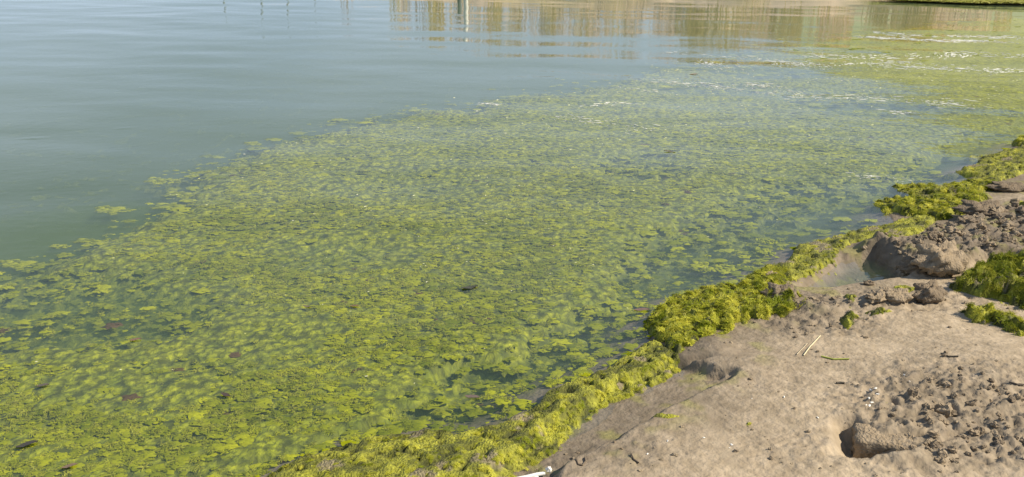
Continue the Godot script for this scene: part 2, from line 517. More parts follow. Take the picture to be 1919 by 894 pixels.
func build_far_bank() -> void:
	# reeds along the far bank; height and thickness change along it
	var line := PackedVector2Array([Vector2(14.0, -23.0), Vector2(11.5, -23.3), Vector2(8.5, -25.8), Vector2(4, -27.7), Vector2(0, -28.9), Vector2(-4, -30.3), Vector2(-8, -34.3)])
	var tall := [0.45, 0.7, 1.0, 1.1, 1.15, 1.2, 1.2]
	var full := [0.7, 0.9, 1.0, 1.0, 0.9, 0.4, 0.12]
	var sets := [[], [], []]
	var tints := [[], [], []]
	for s in line.size() - 1:
		var a := line[s]
		var b := line[s + 1]
		var len := a.distance_to(b)
		var back := Vector2(b.y - a.y, -(b.x - a.x)).normalized()
		if back.y > 0: back = -back
		for k in int(len * 20):
			var t := rng.randf()
			var depth := 0.35 + pow(rng.randf(), 0.8) * 3.2
			var p := a.lerp(b, t) + back * depth
			var patch := n_soft.get_noise_1d((s * 10.0 + t * len) * 0.8) * 1.2
			if rng.randf() > lerpf(full[s], full[s + 1], t) * (0.75 + patch): continue
			var h := lerpf(tall[s], tall[s + 1], t) * rng.randf_range(0.75, 1.05) * (1.0 + 0.25 * patch)
			var which := rng.randi() % 3
			var w := 0.8 + h * 0.25
			sets[which].append(Transform3D(Basis(Vector3.UP, rng.randf() * TAU).scaled(Vector3(w, h, w)), Vector3(p.x, ground_at(p.x, p.y).x - 0.03, p.y)))
			var m := rng.randf()
			var c := Color(0.84, 0.66, 0.52).lerp(Color(0.88, 0.73, 0.58), m)
			if patch + rng.randf_range(-0.2, 0.2) > 0.12: c = Color(0.60, 0.50, 0.22)
			elif patch + rng.randf_range(-0.2, 0.2) < -0.25: c = Color(0.36, 0.26, 0.17)
			tints[which].append(c)
	for w in 3:
		var o := scatter("reed_bed", reed_clump(9, 100 + w), reed_mat, sets[w], tints[w])
		tag(o, "dry beige reeds standing along the far bank, seen mirrored in the water", "reeds", "", "stuff")
	# low green fringe of algae at the foot of the bank
	var places := []
	var cols := []
	for k in 1500:
		var x := rng.randf_range(9.6, 15.0)
		var z := -22.6 - maxf(0.0, 11.5 - x) * 0.45 - rng.randf() * 1.0
		var d := land(x, z)
		if d < -0.12 or d > 0.9: continue
		var s := rng.randf_range(0.8, 2.0)
		places.append(Transform3D(Basis(Vector3.UP, rng.randf() * TAU).scaled(Vector3(s * 1.8, s * 0.5, s)), Vector3(x, maxf(ground_at(x, z).x, 0.0) + 0.02, z)))
		cols.append(Color(0.36, 0.38, 0.06).lerp(Color(0.60, 0.58, 0.18), rng.randf()))
	tag(scatter("bank_grass", tuft_mesh(26, 0.14, 0.012, 0.6, 7), strand_mat, places, cols), "yellow green growth along the foot of the far bank", "grass", "", "stuff")
	# posts standing in the lake, known from their mirror images
	var wood := plain_mat.duplicate()
	for s in [[-1.37, -26.2, 0.075, 1.0, Color(0.72, 0.70, 0.62), "white_post", "white painted post in the lake with a bright mirror image", "post"], [-1.50, -25.2, 0.06, 0.5, Color(0.07, 0.09, 0.09), "dark_post", "short dark post in the lake right beside the white post", "post"]]:
		var o := piece(s[5], post_mesh(s[2], s[3] + 0.8, s[4]), wood)
		o.position = Vector3(s[0], -0.8, s[1])
		tag(o, s[6], s[7])
	var masts := [[-15.6, 1.9, "leftmost of the dark thin posts out in the lake"], [-13.6, 2.3, "second from the left of the dark thin posts in the lake"], [-12.2, 2.2, "third from the left of the dark thin posts in the lake"], [-10.7, 1.6, "rightmost of the dark thin posts, nearest the reeds"]]
	var thin := post_mesh(0.05, 3.8, Color(0.16, 0.19, 0.19))
	for s in masts:
		var o := piece("mooring_post", thin, wood)
		o.position = Vector3(s[0], s[1] - 3.8, -48.0)
		tag(o, s[2], "post", "dark posts out in the lake")

func post_mesh(r: float, h: float, c: Color) -> ArrayMesh:
	var st := SurfaceTool.new()
	st.begin(Mesh.PRIMITIVE_TRIANGLES)
	var rings := [[0.0, r], [h * 0.5, r * 0.95], [h - r * 0.4, r * 0.9], [h, r * 0.6], [h + 0.005, 0.001]]
	lathe(st, rings, 10, c)
	st.generate_normals()
	return st.commit()

func lathe(st: SurfaceTool, rings: Array, sides: int, c: Color) -> void:
	st.set_color(c)
	for k in rings.size() - 1:
		for s in sides:
			var a := TAU * s / sides
			var b := TAU * (s + 1) / sides
			var p0 := Vector3(cos(a) * rings[k][1], rings[k][0], sin(a) * rings[k][1])
			var p1 := Vector3(cos(b) * rings[k][1], rings[k][0], sin(b) * rings[k][1])
			var p2 := Vector3(cos(a) * rings[k + 1][1], rings[k + 1][0], sin(a) * rings[k + 1][1])
			var p3 := Vector3(cos(b) * rings[k + 1][1], rings[k + 1][0], sin(b) * rings[k + 1][1])
			for p in [p0, p1, p2, p1, p3, p2]: st.add_vertex(p)

# ------------------------------------------------------------------ algae
# a tuft of fine curling threads lying over each other
func tuft_mesh(threads: int, length: float, width: float, lift: float, seed_: int) -> ArrayMesh:
	var r := RandomNumberGenerator.new()
	r.seed = seed_
	var st := SurfaceTool.new()
	st.begin(Mesh.PRIMITIVE_TRIANGLES)
	for s in threads:
		var a := r.randf() * TAU
		var at := Vector3(r.randf_range(-0.4, 0.4) * length, 0, r.randf_range(-0.4, 0.4) * length)
		var pts := PackedVector3Array([at])
		var bend := r.randf_range(-0.7, 0.7)
		var up := r.randf_range(0.3, 1.0) * lift
		for k in 4:
			a += bend + r.randf_range(-0.5, 0.5)
			var t := (k + 1) / 4.0
			at += Vector3(cos(a), 0, sin(a)) * length * 0.25
			pts.append(Vector3(at.x, up * length * sin(t * 2.6), at.z))
		var shade := r.randf_range(0.65, 1.25)
		st.set_color(Color(shade * r.randf_range(0.95, 1.1), shade, shade * 0.9))
		ribbon(st, pts, width * r.randf_range(0.7, 1.3), Vector3(-sin(a), r.randf_range(-0.6, 0.6), cos(a)).normalized(), 0.5)
	st.generate_normals()
	return st.commit()

# a soft crumpled pad of algae, about one unit across
func pad_mesh(seed_: int, rings: int, sides: int, bulge: float) -> ArrayMesh:
	var n := FastNoiseLite.new()
	n.seed = seed_
	n.frequency = 1.6
	n.fractal_octaves = 3
	var v := PackedVector3Array()
	var c := PackedColorArray()
	v.append(Vector3(0, bulge * 0.5, 0))
	c.append(Color(1.05, 1.05, 1.0))
	for k in range(1, rings + 1):
		for s in sides:
			var a := TAU * (s + 0.5 * (k % 2)) / sides
			var f := k / float(rings)
			var edge := 0.5 * (1.0 + 0.8 * n.get_noise_2d(cos(a) * 0.9, sin(a) * 0.9 + seed_) + 0.7 * n.get_noise_2d(cos(a) * 2.6 + 40.0, sin(a) * 2.6 + seed_))
			var p := Vector2(cos(a), sin(a)) * edge * f
			var y := bulge * (0.5 * (1.0 - f * f) + 0.9 * n.get_noise_3d(p.x * 3.2, p.y * 3.2, 7.0))
			if k == rings: y -= bulge * 0.5
			v.append(Vector3(p.x, y, p.y))
			var t := 1.0 + 0.55 * n.get_noise_3d(p.x * 4.0, p.y * 4.0, 30.0)
			c.append(Color(t * 1.02, t, t * 0.9))
	var st := SurfaceTool.new()
	st.begin(Mesh.PRIMITIVE_TRIANGLES)
	st.set_smooth_group(0)
	for i in v.size():
		st.set_color(c[i])
		st.add_vertex(v[i])
	for s in sides:
		st.add_index(0); st.add_index(1 + s); st.add_index(1 + (s + 1) % sides)
	for k in rings - 1:
		for s in sides:
			var a := 1 + k * sides + s
			var b := 1 + k * sides + (s + 1) % sides
			st.add_index(a); st.add_index(a + sides); st.add_index(b)
			st.add_index(b); st.add_index(a + sides); st.add_index(b + sides)
	st.generate_normals()
	return st.commit()

var bloom := PackedVector2Array([Vector2(-4.098, -4.163), Vector2(-3.333, -4.277), Vector2(-2.849, -4.438), Vector2(-2.662, -4.654), Vector2(-2.490, -4.890), Vector2(-2.356, -5.372), Vector2(-2.409, -5.947), Vector2(-2.613, -6.445), Vector2(-2.192, -7.159), Vector2(-1.950, -7.684), Vector2(-1.420, -8.690), Vector2(-0.574, -9.195), Vector2(0.254, -10.046), Vector2(1.128, -10.632), Vector2(2.178, -12.126), Vector2(3.192, -13.280), Vector2(5.061, -15.297), Vector2(7.214, -17.138), Vector2(9.677, -18.949), Vector2(11.641, -20.001), Vector2(15.838, -19.461), Vector2(6.490, -7.617), Vector2(5.453, -8.469), Vector2(4.731, -7.938), Vector2(3.675, -6.820), Vector2(2.944, -6.240), Vector2(2.625, -5.947), Vector2(2.254, -5.372), Vector2(1.978, -4.990), Vector2(1.493, -4.565), Vector2(1.252, -4.223), Vector2(0.920, -3.985), Vector2(0.725, -3.787), Vector2(0.613, -3.635), Vector2(0.569, -3.413), Vector2(0.379, -3.166), Vector2(0.215, -3.031), Vector2(0.105, -2.927), Vector2(0.001, -2.790), Vector2(-0.116, -2.716), Vector2(-0.309, -2.688), Vector2(-0.499, -2.663), Vector2(-0.670, -2.562), Vector2(-0.819, -2.421), Vector2(-0.864, -2.334), Vector2(-1.864, -2.124), Vector2(-2.507, -2.124)])
var bloom_field: PackedFloat32Array

func bloom_at(x: float, z: float) -> float:
	return bilinear(bloom_field, 110, 130, (x + 7.0) / 0.2, (z + 24.0) / 0.2)

# how thickly the algae lie at a place in the lake, 0..1
func algae_density(x: float, z: float) -> float:
	var s := bloom_at(x, z)
	var far := clampf(-z / 10.0, 0.3, 1.6)
	var ragged := 0.35 * far * n_soft.get_noise_2d(x * 0.9, z * 0.9) + 0.25 * far * n_soft.get_noise_2d(x * 2.6 + 20.0, z * 2.6)
	var d := smoothstep(-0.4 * far, 0.8 * far, s + ragged)
	# thin, murky places
	for h in thin_spots:
		var q := pow((x - h[0].x) / h[1], 2.0) + pow((z - h[0].y) / h[2], 2.0)
		if q < 2.0: d *= 1.0 - 0.75 * h[3] * (1.0 - smoothstep(0.3, 2.0, q))
	return d

var thin_spots := []
var tint_light := Color(0.46, 0.49, 0.010)
var tint_dark := Color(0.17, 0.21, 0.004)

func build_floating() -> void:
	thin_spots = [
		[Vector2(-2.536, -3.884), 0.9, 0.5, 0.6], [Vector2(-2.100, -3.695), 0.6, 0.35, 0.35], [Vector2(-1.359, -3.521), 0.5, 0.3, 0.25], [Vector2(-1.534, -3.120), 0.35, 0.22, 0.25], [Vector2(-0.127, -3.031), 0.35, 0.25, 0.45], [Vector2(0.001, -3.166), 0.3, 0.2, 0.45], [Vector2(-0.161, -2.828), 0.25, 0.12, 0.5],
		[Vector2(0.420, -3.577), 0.35, 0.35, 0.5], [Vector2(0.328, -3.361), 0.3, 0.25, 0.5], [Vector2(1.091, -4.397), 0.5, 0.6, 0.6], [Vector2(1.477, -4.841), 0.6, 0.6, 0.55], [Vector2(0.921, -4.126), 0.4, 0.3, 0.6], [Vector2(2.078, -5.372), 0.6, 0.8, 0.7], [Vector2(1.015, -6.560), 0.4, 0.5, 0.6], [Vector2(3.500, -11.766), 0.9, 0.9, 0.8], [Vector2(2.365, -10.235), 0.7, 0.5, 0.6], [Vector2(3.699, -9.519), 0.8, 0.5, 0.7], [Vector2(4.085, -8.891), 0.9, 0.5, 0.6], [Vector2(6.695, -12.021), 0.9, 0.6, 0.5], [Vector2(-0.795, -6.164), 0.6, 0.5, 0.4], [Vector2(-0.958, -4.654), 0.4, 0.3, 0.35],
	]
	bloom_field.resize(110 * 130)
	for j in 130:
		for i in 110:
			bloom_field[j * 110 + i] = signed_distance(bloom, Vector2(-7.0 + i * 0.2, -24.0 + j * 0.2))
	build_mat()
	var pads := []
	var sets := []
	var tints := []
	for k in 5:
		pads.append(pad_mesh(200 + k * 7, 4, 14, 0.13))
		sets.append([])
		tints.append([])
	var tufts := []
	var tset := [[], [], []]
	var ttint := [[], [], []]
	for k in 3: tufts.append(tuft_mesh(18, 0.018, 0.0030, 0.3, 300 + k))
	# strips of the lake from near to far, with pads that grow with distance as the mat closes up
	for strip in [[-2.0, -3.2, -2.6, 1.0, 2200], [-3.2, -4.6, -3.2, 1.7, 1900], [-4.6, -7.0, -4.6, 3.4, 1150], [-7.0, -11.0, -4.5, 6.4, 560], [-11.0, -16.0, -2.0, 10.5, 360], [-16.0, -23.5, 1.0, 15.0, 130]]:
		var area: float = (strip[0] - strip[1]) * (strip[3] - strip[2])
		for k in int(area * strip[4]):
			var x := rng.randf_range(strip[2], strip[3])
			var z := rng.randf_range(strip[1], strip[0])
			var dens := algae_density(x, z)
			if rng.randf() > dens: continue
			if land(x, z) > -0.01: continue
			var size: float = 1.3 / sqrt(strip[4]) * (0.42 + 1.9 * pow(rng.randf(), 2.6))
			var clump := n_mid.get_noise_2d(x * 0.8, z * 0.8)
			if clump < -0.35 and rng.randf() < 0.6: continue
			var depth := 0.008 + 0.26 * (1.0 - dens) * rng.randf() + 0.013 * rng.randf() * clampf(1.0 + 0.8 * n_soft.get_noise_2d(x * 1.4, z * 1.4 + 70.0), 0.2, 2.0) + size * 0.10 - 0.010 * rng.randf() * smoothstep(7.0, 15.0, -z)
			var level := wave(x, z)
			var y := maxf(level - depth, ground_at(x, z).x + 0.01) if land(x, z) > -0.4 else level - depth
			var which := rng.randi() % 5
			var b := Basis(Vector3.UP, rng.randf() * TAU) * Basis(Vector3.RIGHT, rng.randf_range(-0.25, 0.25))
			sets[which].append(Transform3D(b.scaled(Vector3(size * 1.35, size * 0.55, size)), Vector3(x, y, z)))
			var m := clampf(0.5 + 0.5 * n_mid.get_noise_2d(x * 1.3 + 5.0, z * 1.3) + 0.5 * n_soft.get_noise_2d(x * 1.1, z * 1.6 + 33.0) + rng.randf_range(-0.3, 0.3), 0.0, 1.0)
			var c := tint_dark.lerp(tint_light, m)
			if rng.randf() < 0.004: c = Color(0.13, 0.08, 0.035)
			tints[which].append(c)
			if z > -6.5 and rng.randf() < 0.5:
				var w := rng.randi() % 3
				tset[w].append(Transform3D(Basis(Vector3.UP, rng.randf() * TAU).scaled(Vector3.ONE * rng.randf_range(0.6, 1.3)), Vector3(x + rng.randf_range(-0.03, 0.03), minf(y + size * 0.05, level - 0.004), z + rng.randf_range(-0.03, 0.03))))
				ttint[w].append(c.lerp(Color(0.42, 0.42, 0.08), rng.randf() * 0.6))
	for k in 5:
		tag(scatter("floating_algae", pads[k], algae_mat, sets[k], tints[k]), "bright green algae drifting in a thick mat just under the water surface", "algae", "", "stuff")
	for k in 3:
		tag(scatter("algae_threads", tufts[k], strand_mat, tset[k], ttint[k]), "fine yellow green algae threads drifting among the floating mat", "algae", "", "stuff")
	print("pads ", sets.map(func(a): return a.size()))

# the body of the bloom: a torn, uneven sheet lying just under the surface
func build_mat() -> void:
	var xs := coords([[-6.5, -4, 0.09], [-4, 3, 0.035], [3, 16, 0.11]])
	var zs := coords([[-23, -8, 0.11], [-8, -2.0, 0.035]])
	var nx := xs.size()
	var v := PackedVector3Array()
	var c := PackedColorArray()
	var dens := PackedFloat32Array()
	for z in zs:
		for x in xs:
			var d := algae_density(x, z) - 0.01 - 0.10 * n_mid.get_noise_2d(x * 0.6, z * 0.6) - 0.12 * n_mid.get_noise_2d(x * 1.7, z * 1.7)
			if land(x, z) > -0.02: d = -1.0
			dens.append(d)
			v.append(Vector3(x, wave(x, z) - 0.018 + 0.012 * smoothstep(8.0, 14.0, -z) - 0.26 * pow(1.0 - clampf(d * 1.3, 0.0, 1.0), 1.4) + 0.014 * n_mid.get_noise_2d(x * 1.2 + 4.0, z * 1.2) + 0.01 * n_soft.get_noise_2d(x * 1.1, z * 1.6 + 33.0), z))
			var m := clampf(0.45 + 0.7 * n_mid.get_noise_2d(x * 1.4 + 15.0, z * 1.4) + 0.3 * n_fine.get_noise_2d(x * 0.4, z * 0.4), 0.0, 1.0)
			c.append(Color(0.14, 0.18, 0.004).lerp(Color(0.41, 0.43, 0.010), m))
	var st := SurfaceTool.new()
	st.begin(Mesh.PRIMITIVE_TRIANGLES)
	st.set_smooth_group(0)
	for i in v.size():
		st.set_color(c[i])
		st.add_vertex(v[i])
	for j in zs.size() - 1:
		for i in nx - 1:
			var k := j * nx + i
			if dens[k] > 0 and dens[k + 1] > 0 and dens[k + nx] > 0:
				st.add_index(k); st.add_index(k + 1); st.add_index(k + nx)
			if dens[k + 1] > 0 and dens[k + nx + 1] > 0 and dens[k + nx] > 0:
				st.add_index(k + 1); st.add_index(k + nx + 1); st.add_index(k + nx)
	st.generate_normals()
	tag(piece("algae_bloom", st.commit(), bloom_mat), "thick torn sheet of green algae filling the shallows of the lake", "algae", "", "stuff")

var heaps := []      # [outline, thickness, name of look]
func build_heaps() -> void:
	var list := [
		["algae_wrack", [Vector2(-0.895, -2.320), Vector2(-0.814, -2.403), Vector2(-0.731, -2.501), Vector2(-0.600, -2.585), Vector2(-0.460, -2.660), Vector2(-0.309, -2.688), Vector2(-0.192, -2.674), Vector2(-0.077, -2.716), Vector2(0.001, -2.775), Vector2(0.083, -2.859), Vector2(0.131, -2.968), Vector2(0.219, -3.023), Vector2(0.306, -3.097), Vector2(0.340, -2.989), Vector2(0.347, -2.847), Vector2(0.289, -2.771), Vector2(0.202, -2.653), Vector2(0.139, -2.520), Vector2(0.037, -2.436), Vector2(-0.033, -2.306)], 0.045, "long band of washed up green algae along the bottom edge of the water"],
		["algae_wrack", [Vector2(0.293, -3.066), Vector2(0.375, -3.129), Vector2(0.535, -3.335), Vector2(0.624, -3.434), Vector2(0.690, -3.271), Vector2(0.714, -3.156), Vector2(0.614, -3.049), Vector2(0.457, -2.915), Vector2(0.314, -2.820)], 0.035, "narrow olive algae strip beside the wet sand below the ledge"],
		["algae_heap", [Vector2(0.632, -3.612), Vector2(0.718, -3.744), Vector2(0.818, -3.897), Vector2(0.997, -3.964), Vector2(1.118, -4.019), Vector2(1.151, -3.884), Vector2(1.234, -3.756), Vector2(1.339, -3.683), Vector2(1.284, -3.600), Vector2(1.122, -3.532), Vector2(0.931, -3.445), Vector2(0.900, -3.413), Vector2(0.790, -3.335), Vector2(0.804, -3.290), Vector2(0.687, -3.251), Vector2(0.643, -3.361), Vector2(0.628, -3.456)], 0.085, "large ragged heap of green algae on the corner of sand jutting into the water"],
		["algae_heap", [Vector2(1.115, -3.985), Vector2(1.211, -4.119), Vector2(1.346, -4.254), Vector2(1.445, -4.201), Vector2(1.417, -4.019), Vector2(1.328, -3.884), Vector2(1.356, -3.719), Vector2(1.278, -3.647), Vector2(1.198, -3.719), Vector2(1.128, -3.845)], 0.075, "steep mound of matted algae between the big heap and the pool"],
		["algae_wrack", [Vector2(1.375, -4.254), Vector2(1.499, -4.380), Vector2(1.637, -4.636), Vector2(1.905, -4.784), Vector2(2.168, -4.970), Vector2(2.447, -5.084), Vector2(2.701, -5.126), Vector2(2.590, -4.960), Vector2(2.405, -4.765), Vector2(2.169, -4.654), Vector2(1.963, -4.601), Vector2(1.828, -4.480), Vector2(1.740, -4.316), Vector2(1.562, -4.126), Vector2(1.417, -4.019)], 0.05, "broad mat of algae lying between the open water and the muddy pool"],
		["algae_heap", [Vector2(2.407, -5.491), Vector2(2.500, -5.590), Vector2(2.717, -5.627), Vector2(2.969, -5.540), Vector2(3.209, -5.515), Vector2(3.099, -5.372), Vector2(2.836, -5.126), Vector2(2.642, -5.000), Vector2(2.499, -5.126), Vector2(2.428, -5.280)], 0.075, "tongue of algae with drooping fringe, lowest of the three reaching left into the water"],
		["algae_heap", [Vector2(2.712, -5.933), Vector2(2.888, -6.018), Vector2(3.075, -5.919), Vector2(3.399, -5.878), Vector2(3.390, -5.717), Vector2(3.150, -5.540), Vector2(2.920, -5.590), Vector2(2.719, -5.717)], 0.075, "long thin tongue of algae with a dark undercut edge below the inlet"],
		["algae_heap", [Vector2(3.257, -6.271), Vector2(3.613, -6.445), Vector2(3.673, -6.645), Vector2(3.701, -6.820), Vector2(3.922, -6.875), Vector2(4.257, -6.930), Vector2(4.561, -6.912), Vector2(4.297, -6.477), Vector2(3.758, -6.047), Vector2(3.423, -5.851), Vector2(3.264, -5.990), Vector2(3.439, -6.105)], 0.06, "wide algae mat with pointed tip at the edge of the photo below the blue inlet"],
		["algae_heap", [Vector2(4.320, -7.239), Vector2(4.481, -7.445), Vector2(4.910, -7.729), Vector2(5.231, -7.617), Vector2(4.738, -6.912), Vector2(4.257, -6.930)], 0.08, "small algae mound cut off by the right edge of the photo"],
		["algae_heap", [Vector2(2.144, -3.844), Vector2(2.268, -3.946), Vector2(2.415, -4.074), Vector2(2.573, -4.164), Vector2(2.815, -4.195), Vector2(2.802, -3.946), Vector2(2.571, -3.654), Vector2(2.351, -3.530), Vector2(2.280, -3.623), Vector2(2.238, -3.684), Vector2(2.169, -3.747)], 0.19, "dark green algae pile on the bare sand in front of the churned mud"],
		["algae_heap", [Vector2(2.019, -3.496), Vector2(2.108, -3.553), Vector2(2.162, -3.530), Vector2(2.169, -3.462), Vector2(2.201, -3.370), Vector2(2.223, -3.267), Vector2(2.147, -3.232), Vector2(2.100, -3.334), Vector2(2.064, -3.397), Vector2(2.016, -3.418)], 0.09, "small two part algae clump on sand below the dark pile"],
		["algae_tuft", [Vector2(1.471, -3.496), Vector2(1.531, -3.541), Vector2(1.562, -3.507), Vector2(1.515, -3.408), Vector2(1.468, -3.397), Vector2(1.451, -3.440)], 0.05, "round bright algae tuft on the sand below the cracked mud lumps"],
		["algae_tuft", [Vector2(1.826, -3.844), Vector2(1.931, -3.904), Vector2(1.977, -3.831), Vector2(1.899, -3.772), Vector2(1.838, -3.798)], 0.022, "flat bright green algae scrap on sand between pool and mud ridge"],
		["algae_tuft", [Vector2(1.604, -3.553), Vector2(1.686, -3.594), Vector2(1.731, -3.541), Vector2(1.659, -3.496), Vector2(1.596, -3.496)], 0.022, "thin flat algae scrap in front of the cracked mud ridge"],
		["algae_tuft", [Vector2(1.597, -3.772), Vector2(1.647, -3.824), Vector2(1.633, -3.734), Vector2(1.568, -3.600), Vector2(1.552, -3.623)], 0.035, "upright algae strip draped over the mud lumps beside the pool"],
		["algae_tuft", [Vector2(0.816, -2.620), Vector2(0.840, -2.641), Vector2(0.854, -2.627), Vector2(0.841, -2.600), Vector2(0.817, -2.596)], 0.02, "tiny lone algae tuft on the open sand near the lower middle"],
		["algae_tuft", [Vector2(1.343, -2.728), Vector2(1.360, -2.743), Vector2(1.351, -2.706), Vector2(1.332, -2.684), Vector2(1.331, -2.699)], 0.015, "tiny pale green algae scrap between the white flecks and the pit"],
		["algae_tuft", [Vector2(0.498, -2.706), Vector2(0.589, -2.717), Vector2(0.609, -2.688), Vector2(0.557, -2.663), Vector2(0.509, -2.677)], 0.010, "thin pale algae film at the landward edge of the wet strip"],
		["algae_tuft", [Vector2(3.073, -5.160), Vector2(3.206, -5.205), Vector2(3.384, -5.160), Vector2(3.253, -5.051), Vector2(3.111, -5.094)], 0.02, "thin green streak of algae on the smooth sand beyond the mud"],
	]
	var tufts := []
	for k in 4: tufts.append(tuft_mesh(44, 0.024, 0.0022, 0.04, 400 + k))
	for h in list:
		var poly := PackedVector2Array(h[1])
		var box := box_of(poly).grow(-0.12)
		var mid := box.get_center()
		var thick: float = h[2] * 0.4
		var step := clampf(sqrt(box.get_area()) / 70.0, 0.006, 0.016)
		var root := Node3D.new()
		root.name = numbered(h[0])
		add_child(root)
		root.position = Vector3(mid.x, ground_at(mid.x, mid.y).x, mid.y)
		var small: bool = thick < 0.03 or h[0] == "algae_tuft"
		tag(root, h[3], "algae", "small algae tufts on the sand" if h[0] == "algae_tuft" else "heaps of washed up algae along the water's edge")
		# the matted body
		var nx := int(box.size.x / step) + 2
		var nz := int(box.size.y / step) + 2
		var hs := PackedFloat32Array()
		var sd := PackedFloat32Array()
		hs.resize(nx * nz)
		sd.resize(nx * nz)
		var st := SurfaceTool.new()
		st.begin(Mesh.PRIMITIVE_TRIANGLES)
		st.set_smooth_group(0)
		var top := func(x: float, z: float, s: float) -> float:
			var base := maxf(ground_at(x, z).x, -0.03)
			var rise := 1.0 - pow(1.0 - clampf(s / (thick * 0.9 + 0.012), 0.0, 1.0), 2.0)
			var lump := 1.0 + 0.35 * n_mid.get_noise_2d(x * 1.1 + 3.0, z * 1.1) + 0.7 * n_mid.get_noise_2d(x * 2.6, z * 2.6 + 8.0)
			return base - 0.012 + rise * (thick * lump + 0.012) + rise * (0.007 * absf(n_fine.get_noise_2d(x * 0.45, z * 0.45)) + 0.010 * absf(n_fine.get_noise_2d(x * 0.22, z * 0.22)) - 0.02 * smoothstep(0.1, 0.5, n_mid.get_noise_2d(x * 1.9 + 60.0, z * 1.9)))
		for j in nz:
			for i in nx:
				var x := box.position.x + i * step
				var z := box.position.y + j * step
				var warp := Vector2(n_mid.get_noise_2d(x * 1.5, z * 1.5 + 20.0), n_mid.get_noise_2d(x * 1.5 + 20.0, z * 1.5)) * (0.012 if small else 0.06)
				var s := signed_distance(poly, Vector2(x, z) + warp)
				sd[j * nx + i] = s
				var y: float = top.call(x, z, s) if s > -0.035 else -0.05
				hs[j * nx + i] = y
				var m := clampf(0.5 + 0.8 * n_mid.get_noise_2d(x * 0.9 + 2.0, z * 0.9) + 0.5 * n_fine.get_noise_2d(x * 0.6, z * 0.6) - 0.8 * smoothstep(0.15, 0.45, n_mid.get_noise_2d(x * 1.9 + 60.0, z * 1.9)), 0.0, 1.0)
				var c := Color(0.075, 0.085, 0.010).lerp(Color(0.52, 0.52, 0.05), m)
				if n_mid.get_noise_2d(x * 0.6 + 90.0, z * 0.6) > 0.42: c = Color(0.34, 0.29, 0.17)
				st.set_color(c)
				st.add_vertex(Vector3(x, y, z) - root.position)
		for j in nz - 1:
			for i in nx - 1:
				var k := j * nx + i
				if maxf(maxf(sd[k], sd[k + 1]), maxf(sd[k + nx], sd[k + nx + 1])) < 0.0: continue
				st.add_index(k); st.add_index(k + 1); st.add_index(k + nx)
				st.add_index(k + 1); st.add_index(k + nx + 1); st.add_index(k + nx)
		st.generate_normals()
		piece("mat", st.commit(), heap_mat, root)
		# loose threads over it
		var count := int(clampf(box.get_area() * (7000.0 if mid.y > -4.5 else 4200.0), 60, 7000))
		var places := [[], [], [], []]
		var cols := [[], [], [], []]
		for k in count:
			var x := rng.randf_range(box.position.x, box.end.x)
			var z := rng.randf_range(box.position.y, box.end.y)
			var i := clampi(int((x - box.position.x) / step), 0, nx - 1)
			var j := clampi(int((z - box.position.y) / step), 0, nz - 1)
			var s := sd[j * nx + i]
			if s < -0.03 or rng.randf() < 0.12 or (s < -0.006 and (rng.randf() < 0.75 or hs[j * nx + i] < -0.02)): continue
			if n_mid.get_noise_2d(x * 1.1 + 3.0, z * 1.1) + 0.7 * n_mid.get_noise_2d(x * 2.6, z * 2.6 + 8.0) < -0.42: continue
			if n_mid.get_noise_2d(x * 1.9 + 60.0, z * 1.9) > 0.3 and rng.randf() < 0.85: continue
			var y := hs[j * nx + i]
			var deep := 0.55 if h[3].begins_with("dark") else 1.0
			var size := rng.randf_range(0.5, 1.25) * (0.45 if small else 1.0)
			var lean := (Vector3(hs[j * nx + maxi(i - 1, 0)] - hs[j * nx + mini(i + 1, nx - 1)], step * 2.0, hs[maxi(j - 1, 0) * nx + i] - hs[mini(j + 1, nz - 1) * nx + i])).normalized()
			var b := Basis(Quaternion(Vector3.UP, lean)) * Basis(Vector3.UP, rng.randf() * TAU)
			var w := rng.randi() % 4
			places[w].append(Transform3D(b.scaled(Vector3.ONE * size), Vector3(x, y - 0.004, z) - root.position))
			var m := clampf(0.5 + 0.8 * n_mid.get_noise_2d(x * 0.9 + 2.0, z * 0.9) + rng.randf_range(-0.35, 0.35), 0.0, 1.0)
			cols[w].append(Color(0.22, 0.27, 0.012).lerp(Color(0.66, 0.64, 0.085), m * deep) * Color(lerpf(0.7, 1.0, deep), deep * 0.3 + 0.7, 1.0))
		for w in 4:
			if places[w].size(): scatter("threads", tufts[w], strand_mat, places[w], cols[w], root)

